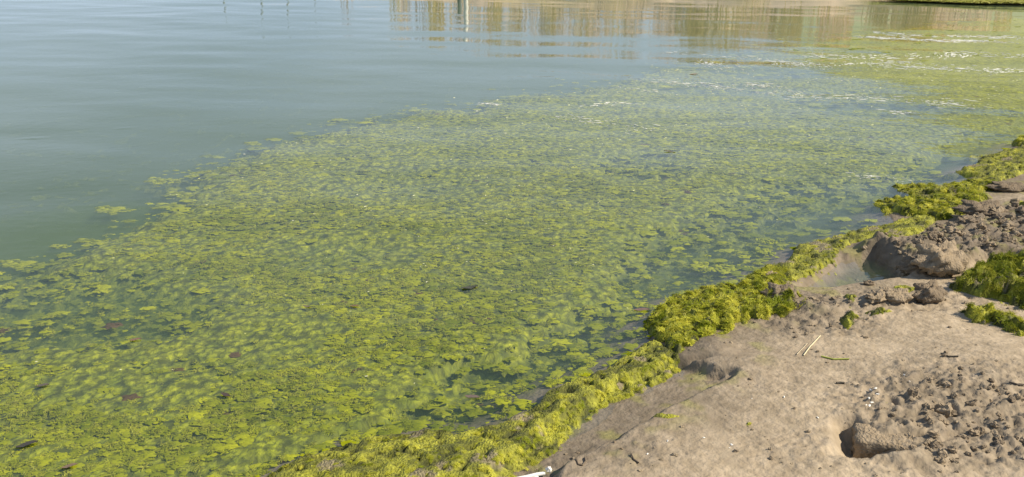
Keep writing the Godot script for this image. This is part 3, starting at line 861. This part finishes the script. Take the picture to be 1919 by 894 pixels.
# ------------------------------------------------------------------ clods and litter
func clod_mesh(seed_: int, detail: int, squared := 0.0) -> ArrayMesh:
	var n := FastNoiseLite.new()
	n.seed = seed_
	n.frequency = 1.1
	n.fractal_octaves = 4
	n.fractal_gain = 0.6
	var sp := SphereMesh.new()
	sp.radial_segments = detail
	sp.rings = detail / 2
	sp.radius = 0.5
	sp.height = 1.0
	var a := sp.get_mesh_arrays()
	var v: PackedVector3Array = a[Mesh.ARRAY_VERTEX]
	var st := SurfaceTool.new()
	st.begin(Mesh.PRIMITIVE_TRIANGLES)
	st.set_smooth_group(-1 if detail < 20 else 0)      # small clods break with sharp facets
	for p in v:
		var f := 1.0 + 0.75 * n.get_noise_3d(p.x * 2.0, p.y * 2.0, p.z * 2.0)
		f -= 0.25 * absf(n.get_noise_3d(p.x * 5.0 + 9.0, p.y * 5.0, p.z * 5.0))
		var t := 1.0 + 0.3 * n.get_noise_3d(p.x * 4.0, p.y * 4.0, p.z * 4.0 + 20.0)
		st.set_color(Color(t, t, t))
		if squared > 0.0:
			f = 1.0 + 0.22 * n.get_noise_3d(p.x * 2.5, p.y * 2.5, p.z * 2.5)
			f *= lerpf(1.0, 0.5 / maxf(maxf(absf(p.x), absf(p.y)), maxf(absf(p.z), 0.05)), 1.0 - squared)
		st.add_vertex(p * f)
	for i in a[Mesh.ARRAY_INDEX]: st.add_index(i)
	st.generate_normals()
	return st.commit()

func tinted(m: StandardMaterial3D, c: Color) -> StandardMaterial3D:
	var t: StandardMaterial3D = m.duplicate()
	t.albedo_color = c.linear_to_srgb()
	return t

func build_clods() -> void:
	var forms := []
	for k in 7: forms.append(clod_mesh(500 + k, 18))
	var big := clod_mesh(550, 40)
	var block := clod_mesh(551, 40, 0.15)
	var dry := tinted(mud_mat, Color(0.37, 0.295, 0.205))
	var damp := tinted(mud_mat, Color(0.245, 0.195, 0.14))
	# the ones that stand out
	for s in [
		[Vector2(1.278, -2.530), 0.17, 0.10, 0.12, "smooth rounded mud block standing in the pit at the bottom right", dry],
		[Vector2(1.949, -3.684), 0.12, 0.10, 0.09, "dark cracked mud lump at the end of the low ridge on the sand", damp],
		[Vector2(1.783, -3.666), 0.13, 0.055, 0.08, "rounded mud lump in the middle of the low ridge", dry],
		[Vector2(1.698, -3.654), 0.09, 0.05, 0.07, "lighter mud lump at the left end of the low ridge", dry],
		[Vector2(2.174, -4.054), 0.20, 0.16, 0.16, "big pale mud boulder at the corner of the churned bank", dry],
		[Vector2(2.076, -4.099), 0.12, 0.10, 0.10, "dark mud lump hanging over the pool", damp],
		[Vector2(1.546, -2.672), 0.06, 0.05, 0.05, "square mud lump beside a small dark hole in the churned sand", dry],
		[Vector2(1.777, -3.928), 0.05, 0.025, 0.04, "tiny dark mud crumb at the near edge of the pool", damp],
		[Vector2(3.397, -5.626), 0.20, 0.06, 0.10, "flat dark mud lump on smooth sand at the upper right", damp],
		[Vector2(2.879, -4.989), 0.22, 0.09, 0.14, "dark mud clod at the far corner of the churned bank", damp],
		[Vector2(1.280, -3.738), 0.12, 0.08, 0.12, "grey mud knob poking out of the algae beside the pool", damp],
		[Vector2(1.333, -4.077), 0.09, 0.05, 0.10, "pale mud knob on top of the steep algae mound", dry],
	]:
		var o := piece("mud_clod", block if s[4].begins_with("smooth") else big if s[1] > 0.1 else forms[rng.randi() % 7], s[5])
		o.rotation.y = rng.randf_range(-0.5, 0.5)
		o.scale = Vector3(s[1], s[2], s[3]) * 1.15
		o.position = Vector3(s[0].x, (0.032 if s[4].begins_with("smooth") else ground_at(s[0].x, s[0].y).x + s[2] * 0.3), s[0].y)
		tag(o, s[4], "mud clod", "lumps of mud on the shore")
	# the clods of the two churned places
	for zone in [[mud_bank, 110, 0.02, 0.075, "mud clod in the churned bank beyond the dark algae pile"], [PackedVector2Array([Vector2(1.236, -2.409), Vector2(1.421, -2.672), Vector2(1.430, -2.782), Vector2(1.622, -2.942), Vector2(1.818, -2.881), Vector2(1.880, -2.636), Vector2(1.712, -2.409), Vector2(1.525, -2.321), Vector2(1.341, -2.293)]), 80, 0.012, 0.038, "small mud clod in the churned patch beside the pit"]]:
		var poly: PackedVector2Array = zone[0]
		var box := box_of(poly)
		var made := 0
		while made < zone[1]:
			var x := rng.randf_range(box.position.x, box.end.x)
			var z := rng.randf_range(box.position.y, box.end.y)
			if signed_distance(poly, Vector2(x, z)) < 0.01: continue
			made += 1
			var s: float = lerpf(zone[2], zone[3], pow(rng.randf(), 2.2))
			var o := piece("mud_clod", forms[rng.randi() % 7], dry if rng.randf() < 0.6 else damp)
			o.rotation = Vector3(rng.randf_range(-0.4, 0.4), rng.randf() * TAU, rng.randf_range(-0.4, 0.4))
			o.scale = Vector3(s * rng.randf_range(0.9, 1.4), s * rng.randf_range(0.55, 0.9), s)
			o.position = Vector3(x, ground_at(x, z).x + s * 0.12, z)
			tag(o, zone[4], "mud clod", zone[4].replace("mud clod", "mud clods"))
	# crumbs, too many to count
	var crumb := clod_mesh(580, 8)
	var places := []
	var cols := []
	for k in 16000:
		var x := rng.randf_range(-0.2, 4.8)
		var z := rng.randf_range(-7.0, -2.2)
		if land(x, z) < 0.12: continue
		var g := ground_at(x, z)
		if rng.randf() > g.z * 0.7 + 0.06: continue
		var s := lerpf(0.003, 0.016, pow(rng.randf(), 2.5)) * (1.0 if z > -3.6 else 1.7)
		places.append(Transform3D(Basis.from_euler(Vector3(rng.randf() * 6.0, rng.randf() * 6.0, 0)).scaled(Vector3(s * 1.3, s * 0.8, s)), Vector3(x, g.x + s * 0.15, z)))
		cols.append(Color(0.24, 0.19, 0.135).lerp(Color(0.41, 0.335, 0.235), rng.randf()))
	tag(scatter("sand_crumbs", crumb, mud_mat, places, cols), "loose crumbs of sand and mud scattered over the shore", "crumbs", "", "stuff")

func stalk(pts: Array, width: float, c: Color) -> ArrayMesh:      # a thin round stalk through these points
	var st := SurfaceTool.new()
	st.begin(Mesh.PRIMITIVE_TRIANGLES)
	st.set_color(c)
	var sides := 6
	for i in pts.size() - 1:
		var dir: Vector3 = (pts[i + 1] - pts[i]).normalized()
		var u := dir.cross(Vector3.UP if absf(dir.y) < 0.9 else Vector3.RIGHT).normalized()
		var v := dir.cross(u)
		for s in sides:
			var a := TAU * s / sides
			var b := TAU * (s + 1) / sides
			var r0 := width * 0.5
			var p0: Vector3 = pts[i] + (u * cos(a) + v * sin(a)) * r0
			var p1: Vector3 = pts[i] + (u * cos(b) + v * sin(b)) * r0
			var p2: Vector3 = pts[i + 1] + (u * cos(a) + v * sin(a)) * r0
			var p3: Vector3 = pts[i + 1] + (u * cos(b) + v * sin(b)) * r0
			for p in [p0, p2, p1, p1, p2, p3]: st.add_vertex(p)
	st.generate_normals()
	return st.commit()

func lay(called: String, trace: Array, width: float, c: Color, label: String, category: String, lift := 0.004, group := "") -> void:
	var mid: Vector2 = trace[trace.size() / 2]
	var y := ground_at(mid.x, mid.y).x
	var pts := []
	for p in trace: pts.append(Vector3(p.x - mid.x, ground_at(p.x, p.y).x - y + lift, p.y - mid.y))
	var o := piece(called, stalk(pts, width, c), plain_mat)
	o.position = Vector3(mid.x, y, mid.y)
	tag(o, label, category, group)

# a curled leaf or scrap, one unit long
func scrap_mesh(seed_: int) -> ArrayMesh:
	var r := RandomNumberGenerator.new()
	r.seed = seed_
	var n := 7
	var top := []
	for i in n:
		var t := i / float(n - 1)
		var w := 0.22 * sin(PI * (0.08 + 0.86 * t)) * r.randf_range(0.75, 1.2)
		var y := 0.10 * sin(t * 5.0 + seed_) + 0.05
		top.append([Vector3(t - 0.5, y, -w), Vector3(t - 0.5, y - 0.06, 0.02), Vector3(t - 0.5, y + 0.03, w)])
	var st := SurfaceTool.new()
	st.begin(Mesh.PRIMITIVE_TRIANGLES)
	for i in n - 1:
		for k in 2:
			var a: Vector3 = top[i][k]
			var b: Vector3 = top[i + 1][k]
			var c: Vector3 = top[i][k + 1]
			var d: Vector3 = top[i + 1][k + 1]
			var s := r.randf_range(0.8, 1.2)
			st.set_color(Color(s, s, s))
			for p in [a, b, c, b, d, c]: st.add_vertex(p)
			var dn := Vector3(0, -0.03, 0)
			for p in [a + dn, c + dn, b + dn, b + dn, c + dn, d + dn]: st.add_vertex(p)
	st.generate_normals()
	return st.commit()

func build_litter() -> void:
	lay("straw_stalk", [Vector2(1.199, -3.146), Vector2(1.256, -3.232), Vector2(1.326, -3.318)], 0.005, Color(0.62, 0.56, 0.36), "longer pale straw stalk lying on the sand, the brighter of two", "straw")
	lay("straw_stalk", [Vector2(1.174, -3.156), Vector2(1.214, -3.213), Vector2(1.251, -3.257)], 0.0035, Color(0.48, 0.41, 0.28), "shorter dull straw stalk lying left of the brighter one", "straw")
	lay("grass_blade", [Vector2(1.267, -3.132), Vector2(1.305, -3.104), Vector2(1.365, -3.091)], 0.006, Color(0.34, 0.38, 0.06), "green strand lying alone on the sand below the straws", "grass blade")
	lay("twig", [Vector2(1.710, -3.054), Vector2(1.728, -3.027), Vector2(1.762, -3.019)], 0.006, Color(0.05, 0.04, 0.03), "curved dark twig on the sand at the middle right", "twig")
	lay("twig", [Vector2(1.235, -2.877), Vector2(1.251, -2.881), Vector2(1.266, -2.877)], 0.007, Color(0.05, 0.04, 0.03), "short thick dark twig on the open sand", "twig")
	lay("twig", [Vector2(0.396, -2.433), Vector2(0.401, -2.409), Vector2(0.415, -2.391)], 0.006, Color(0.08, 0.06, 0.045), "small bent twig on the sand near the bottom edge", "twig")
	lay("twig", [Vector2(0.213, -2.421), Vector2(0.217, -2.391), Vector2(0.230, -2.385), Vector2(0.243, -2.409), Vector2(0.243, -2.430)], 0.005, Color(0.13, 0.10, 0.07), "twig curled into an open ring on the sand", "twig")
	lay("twig", [Vector2(1.851, -2.813), Vector2(1.865, -2.794), Vector2(1.912, -2.798)], 0.006, Color(0.08, 0.06, 0.045), "dark root lying on the sand at the right edge", "twig")
	# the white stick at the bottom edge
	var stick := Node3D.new()
	stick.name = numbered("driftwood_stick")
	add_child(stick)
	var sp: Vector2 = [Vector2(0.071, -2.396)][0]
	stick.position = Vector3(sp.x, ground_at(sp.x, sp.y).x, sp.y)
	tag(stick, "bleached white stick lying half in the algae at the bottom edge", "driftwood")
	var ends := [Vector2(-0.008, -2.350), Vector2(0.044, -2.367), Vector2(0.085, -2.379), Vector2(0.109, -2.382)]
	var pts := []
	for p in ends: pts.append(Vector3(p.x, ground_at(p.x, p.y).x + 0.022, p.y) - stick.position)
	piece("shaft", stalk(pts, 0.013, Color(0.78, 0.76, 0.70)), plain_mat, stick)
	var fork := [Vector2(0.009, -2.341), Vector2(0.053, -2.350), Vector2(0.085, -2.373)]
	pts = []
	for p in fork: pts.append(Vector3(p.x, ground_at(p.x, p.y).x + 0.018, p.y) - stick.position)
	piece("fork", stalk(pts, 0.009, Color(0.70, 0.68, 0.62)), plain_mat, stick)
	var kn := piece("knob", clod_mesh(590, 12), tinted(plain_mat, Color(0.8, 0.77, 0.7)), stick)
	kn.scale = Vector3(0.022, 0.02, 0.02)
	kn.position = Vector3(ends[3].x + 0.012, ground_at(ends[3].x, ends[3].y).x + 0.034, ends[3].y - 0.005) - stick.position
	# white shell bits
	var shell := clod_mesh(600, 10)
	var pale := tinted(plain_mat, Color(0.82, 0.80, 0.74))
	var k := 0
	for p in [Vector2(1.334, -2.802), Vector2(1.347, -2.794), Vector2(1.322, -2.752), Vector2(1.301, -2.737), Vector2(1.344, -2.767), Vector2(1.282, -2.708), Vector2(1.287, -2.693), Vector2(1.307, -2.722), Vector2(1.012, -2.794), Vector2(0.660, -2.538), Vector2(0.730, -2.464), Vector2(0.742, -2.483), Vector2(0.453, -2.446), Vector2(0.531, -2.515), Vector2(0.893, -2.794), Vector2(0.669, -2.853), Vector2(1.083, -2.636), Vector2(1.500, -2.853), Vector2(1.504, -2.909)]:
		var s := rng.randf_range(0.004, 0.008) * (1.5 if k < 8 else 1.0)
		var o := piece("shell_fragment", shell, pale)
		o.rotation = Vector3(rng.randf() * 6.0, rng.randf() * 6.0, 0)
		o.scale = Vector3(s * 1.6, s * 0.6, s)
		o.position = Vector3(p.x, ground_at(p.x, p.y).x + s * 0.3, p.y)
		if k < 8: tag(o, "white shell fragment in the cluster beside the pit", "shell", "white shell fragments beside the pit")
		else: tag(o, "tiny white shell fragment scattered on the open sand", "shell", "white shell fragments scattered on the sand")
		k += 1
	# scraps afloat
	var forms := [scrap_mesh(1), scrap_mesh(2), scrap_mesh(4)]
	var leaf_mat := StandardMaterial3D.new()
	leaf_mat.vertex_color_use_as_albedo = true
	leaf_mat.roughness = 0.6
	for s in [
		[Vector2(0.625, -3.756), 0.075, Color(0.16, 0.10, 0.08), "purplish brown leaf afloat beside the corner of the big algae heap"],
		[Vector2(-1.122, -2.947), 0.05, Color(0.05, 0.035, 0.03), "dark brown leaf afloat in the lower left algae"],
		[Vector2(-1.719, -2.605), 0.07, Color(0.045, 0.04, 0.03), "blackish scrap of bark afloat at the lower left edge"],
		[Vector2(2.357, -11.149), 0.10, Color(0.30, 0.12, 0.03), "tiny orange brown leaf afloat far out near the white foam"],
		[Vector2(-0.155, -2.927), 0.06, Color(0.14, 0.10, 0.08), "brown leaf sunk in the clear gap above the algae band"],
		[Vector2(-0.217, -4.033), 0.09, Color(0.05, 0.05, 0.03), "dark stem afloat in the middle of the bloom"],
		[Vector2(-1.879, -3.023), 0.05, Color(0.10, 0.08, 0.06), "grey brown leaf afloat at the left below the murky gap"],
		[Vector2(-0.766, -3.800), 0.045, Color(0.16, 0.10, 0.05), "small brown leaf afloat left of the middle of the bloom"],
		[Vector2(-0.996, -3.794), 0.045, Color(0.12, 0.10, 0.06), "small drab leaf afloat further left in the bloom"],
		[Vector2(-1.676, -3.429), 0.05, Color(0.18, 0.10, 0.07), "reddish leaf afloat at the left of the bloom"],
		[Vector2(-1.503, -2.473), 0.05, Color(0.16, 0.11, 0.07), "brown leaf afloat near the bottom left corner"],
		[Vector2(1.308, -6.912), 0.10, Color(0.10, 0.09, 0.06), "drab scrap afloat in the upper bloom below the foam"],
	]:
		var o := piece("floating_leaf", forms[rng.randi() % 3], tinted(leaf_mat, s[2]))
		o.position = Vector3(s[0].x, wave(s[0].x, s[0].y) + 0.003, s[0].y)
		o.rotation.y = rng.randf_range(-0.6, 0.6)
		o.scale = Vector3(s[1], s[1] * 0.35, s[1])
		tag(o, s[3], "leaf", "leaves and scraps afloat in the bloom")
	# drifting lone pads outside the mat
	var pads := [cluster_mesh(811), cluster_mesh(823), cluster_mesh(835)]
	for s in [
		[Vector2(1.478, -4.672), 0.15, 0.17, "oval algae pad drifting in open water above the steep mound"], [Vector2(1.371, -4.397), 0.17, 0.16, "algae pad nearest the steep mound in the clear water"], [Vector2(1.145, -4.438), 0.26, 0.26, "large pale algae pad drifting left of the two ovals"], [Vector2(1.546, -4.860), 0.16, 0.12, "thin algae pad above the oval one"],
		[Vector2(-2.683, -5.491), 0.34, 0.20, "lone algae pad apart from the bloom at the left"], [Vector2(-2.646, -6.210), 0.30, 0.24, "lone algae pad at the upper left tip of the bloom"], [Vector2(-2.264, -5.552), 0.46, 0.22, "long algae streak at the left edge of the bloom"], [Vector2(-2.504, -4.851), 0.36, 0.12, "long thin algae streak at the far left of the bloom"], [Vector2(-2.686, -4.765), 0.16, 0.08, "small pale algae pad left of the long streak"], [Vector2(-2.753, -4.480), 0.34, 0.16, "algae pad touching the left edge of the photo"], [Vector2(-1.991, -3.261), 0.20, 0.13, "pale algae pad in the murky gap at the lower left"], [Vector2(-2.317, -5.851), 0.4, 0.2, "broken algae pad below the upper left tip"],
	]:
		var o := piece("algae_pad", pads[rng.randi() % 3], algae_mat)
		o.position = Vector3(s[0].x, -0.045, s[0].y)
		o.rotation.y = rng.randf_range(-0.3, 0.3)
		o.scale = Vector3(s[1], 0.16, s[2])
		tag(o, s[3], "algae", "lone algae pads outside the mat")
	build_foam()

# a loose patch of small pads, about one unit across
func cluster_mesh(seed_: int) -> ArrayMesh:
	var r := RandomNumberGenerator.new()
	r.seed = seed_
	var st := SurfaceTool.new()
	st.begin(Mesh.PRIMITIVE_TRIANGLES)
	var forms := [pad_mesh(seed_, 3, 10, 0.2), pad_mesh(seed_ + 1, 3, 10, 0.2)]
	for k in 80:
		var a := r.randf() * TAU
		var f := sqrt(r.randf()) * 0.42 * (0.75 + 0.35 * sin(a * 2.0 + seed_) + 0.25 * sin(a * 5.0))
		var arrays: Array = forms[k % 2].surface_get_arrays(0)
		var m := r.randf()
		var tint := tint_dark.lerp(tint_light, 0.3 + 0.7 * m)
		var cols: PackedColorArray = arrays[Mesh.ARRAY_COLOR]
		for i in cols.size(): cols[i] = Color(cols[i].r * tint.r, cols[i].g * tint.g, cols[i].b * tint.b)
		arrays[Mesh.ARRAY_COLOR] = cols
		var one := ArrayMesh.new()
		one.add_surface_from_arrays(Mesh.PRIMITIVE_TRIANGLES, arrays)
		var s := r.randf_range(0.07, 0.2)
		st.append_from(one, 0, Transform3D(Basis(Vector3.UP, r.randf() * TAU).scaled(Vector3(s, s * 0.8, s)), Vector3(cos(a) * f, r.randf_range(-0.06, 0.02), sin(a) * f)))
	return st.commit()

func build_foam() -> void:
	var blob := clod_mesh(610, 8)
	var places := []
	var cols := []
	for f in [
		[[Vector2(2.618, -12.451), Vector2(2.806, -11.918), Vector2(3.038, -11.379)], 130, 0.10], [[Vector2(3.617, -12.451), Vector2(3.934, -12.233), Vector2(4.139, -11.717)], 120, 0.10], [[Vector2(3.977, -12.126), Vector2(4.034, -11.618)], 60, 0.12], [[Vector2(2.382, -10.312), Vector2(2.469, -9.865)], 60, 0.12], [[Vector2(1.810, -10.550), Vector2(2.365, -10.235), Vector2(2.900, -9.865), Vector2(3.222, -9.519), Vector2(3.662, -9.419), Vector2(4.003, -9.387), Vector2(4.388, -9.195), Vector2(4.645, -9.010), Vector2(4.833, -8.718)], 520, 0.10], [[Vector2(2.842, -10.351), Vector2(3.067, -10.235), Vector2(3.248, -9.793)], 90, 0.06],
		[[Vector2(5.933, -15.634), Vector2(6.371, -15.297), Vector2(6.862, -15.133), Vector2(7.269, -14.817), Vector2(7.904, -14.817), Vector2(8.290, -14.365)], 420, 0.12], [[Vector2(6.720, -16.167), Vector2(7.271, -15.634), Vector2(7.952, -15.464), Vector2(8.984, -15.297)], 260, 0.14], [[Vector2(4.620, -12.912), Vector2(5.211, -12.794), Vector2(5.575, -12.912)], 110, 0.16], [[Vector2(4.464, -12.021), Vector2(5.176, -12.126), Vector2(5.608, -11.918), Vector2(5.954, -11.426)], 240, 0.2], [[Vector2(6.237, -12.794), Vector2(6.810, -13.155), Vector2(7.570, -12.794)], 160, 0.16], [[Vector2(5.473, -11.618), Vector2(6.119, -11.333), Vector2(6.797, -11.426)], 140, 0.12], [[Vector2(0.429, -8.443), Vector2(0.723, -8.133), Vector2(0.918, -8.035), Vector2(1.196, -7.844), Vector2(1.351, -7.573)], 130, 0.08], [[Vector2(-0.311, -9.071), Vector2(-0.167, -9.010)], 24, 0.03], [[Vector2(0.791, -8.950), Vector2(1.092, -9.133), Vector2(1.370, -9.071)], 40, 0.05], [[Vector2(2.584, -6.194), Vector2(2.780, -6.135), Vector2(2.900, -6.047)], 60, 0.05], [[Vector2(0.819, -7.101), Vector2(0.871, -7.159)], 12, 0.05], [[Vector2(3.908, -8.606), Vector2(3.992, -8.551)], 24, 0.05], [[Vector2(2.538, -13.280), Vector2(3.028, -12.912), Vector2(3.540, -12.451)], 60, 0.1], [[Vector2(1.199, -10.084), Vector2(1.717, -9.793)], 30, 0.05],
	]:
		var line: Array = f[0]
		for k in int(f[1] * 1.7):
			var t := rng.randf() * (line.size() - 1)
			var i := mini(int(t), line.size() - 2)
			var p: Vector2 = line[i].lerp(line[i + 1], t - i)
			var gap := n_mid.get_noise_2d(p.x * 0.5, p.y * 0.5 + 33.0)
			if gap < rng.randf_range(-0.25, 0.2): continue
			p += Vector2(rng.randfn() * f[2] * 1.4, rng.randfn() * f[2])
			var s := (0.004 + 0.008 * pow(rng.randf(), 2.0)) * clampf(-p.y / 9.0, 0.7, 1.6)
			var along: Vector2 = line[i + 1] - line[i]
			var run := 1.5 + 11.0 * pow(rng.randf(), 2.2)
			places.append(Transform3D(Basis(Vector3.UP, -along.angle() + rng.randf_range(-0.2, 0.2)).scaled_local(Vector3(s * run, s * 0.4, s)), Vector3(p.x, wave(p.x, p.y) + 0.002, p.y)))
			var w := rng.randf_range(0.6, 0.88)
			cols.append(Color(w, w, w * 0.93))
	for k in 5200:
		var x := rng.randf_range(-4.5, 8.0)
		var z := rng.randf_range(-13.0, -2.3)
		if rng.randf() > algae_density(x, z) * 0.3 or land(x, z) > -0.03: continue
		var s := rng.randf_range(0.0015, 0.004) * clampf(-z / 3.5, 1.0, 3.0)
		places.append(Transform3D(Basis(Vector3.UP, rng.randfn() * 0.5).scaled_local(Vector3(s * rng.randf_range(1.0, 4.0), s * 0.5, s)), Vector3(x, wave(x, z) + 0.001, z)))
		cols.append(Color(0.55, 0.56, 0.25).lerp(Color(0.75, 0.74, 0.6), rng.randf()))
	tag(scatter("foam_flecks", blob, foam_mat, places, cols), "white foam flecks drawn into streaks across the upper bloom", "foam", "", "stuff")
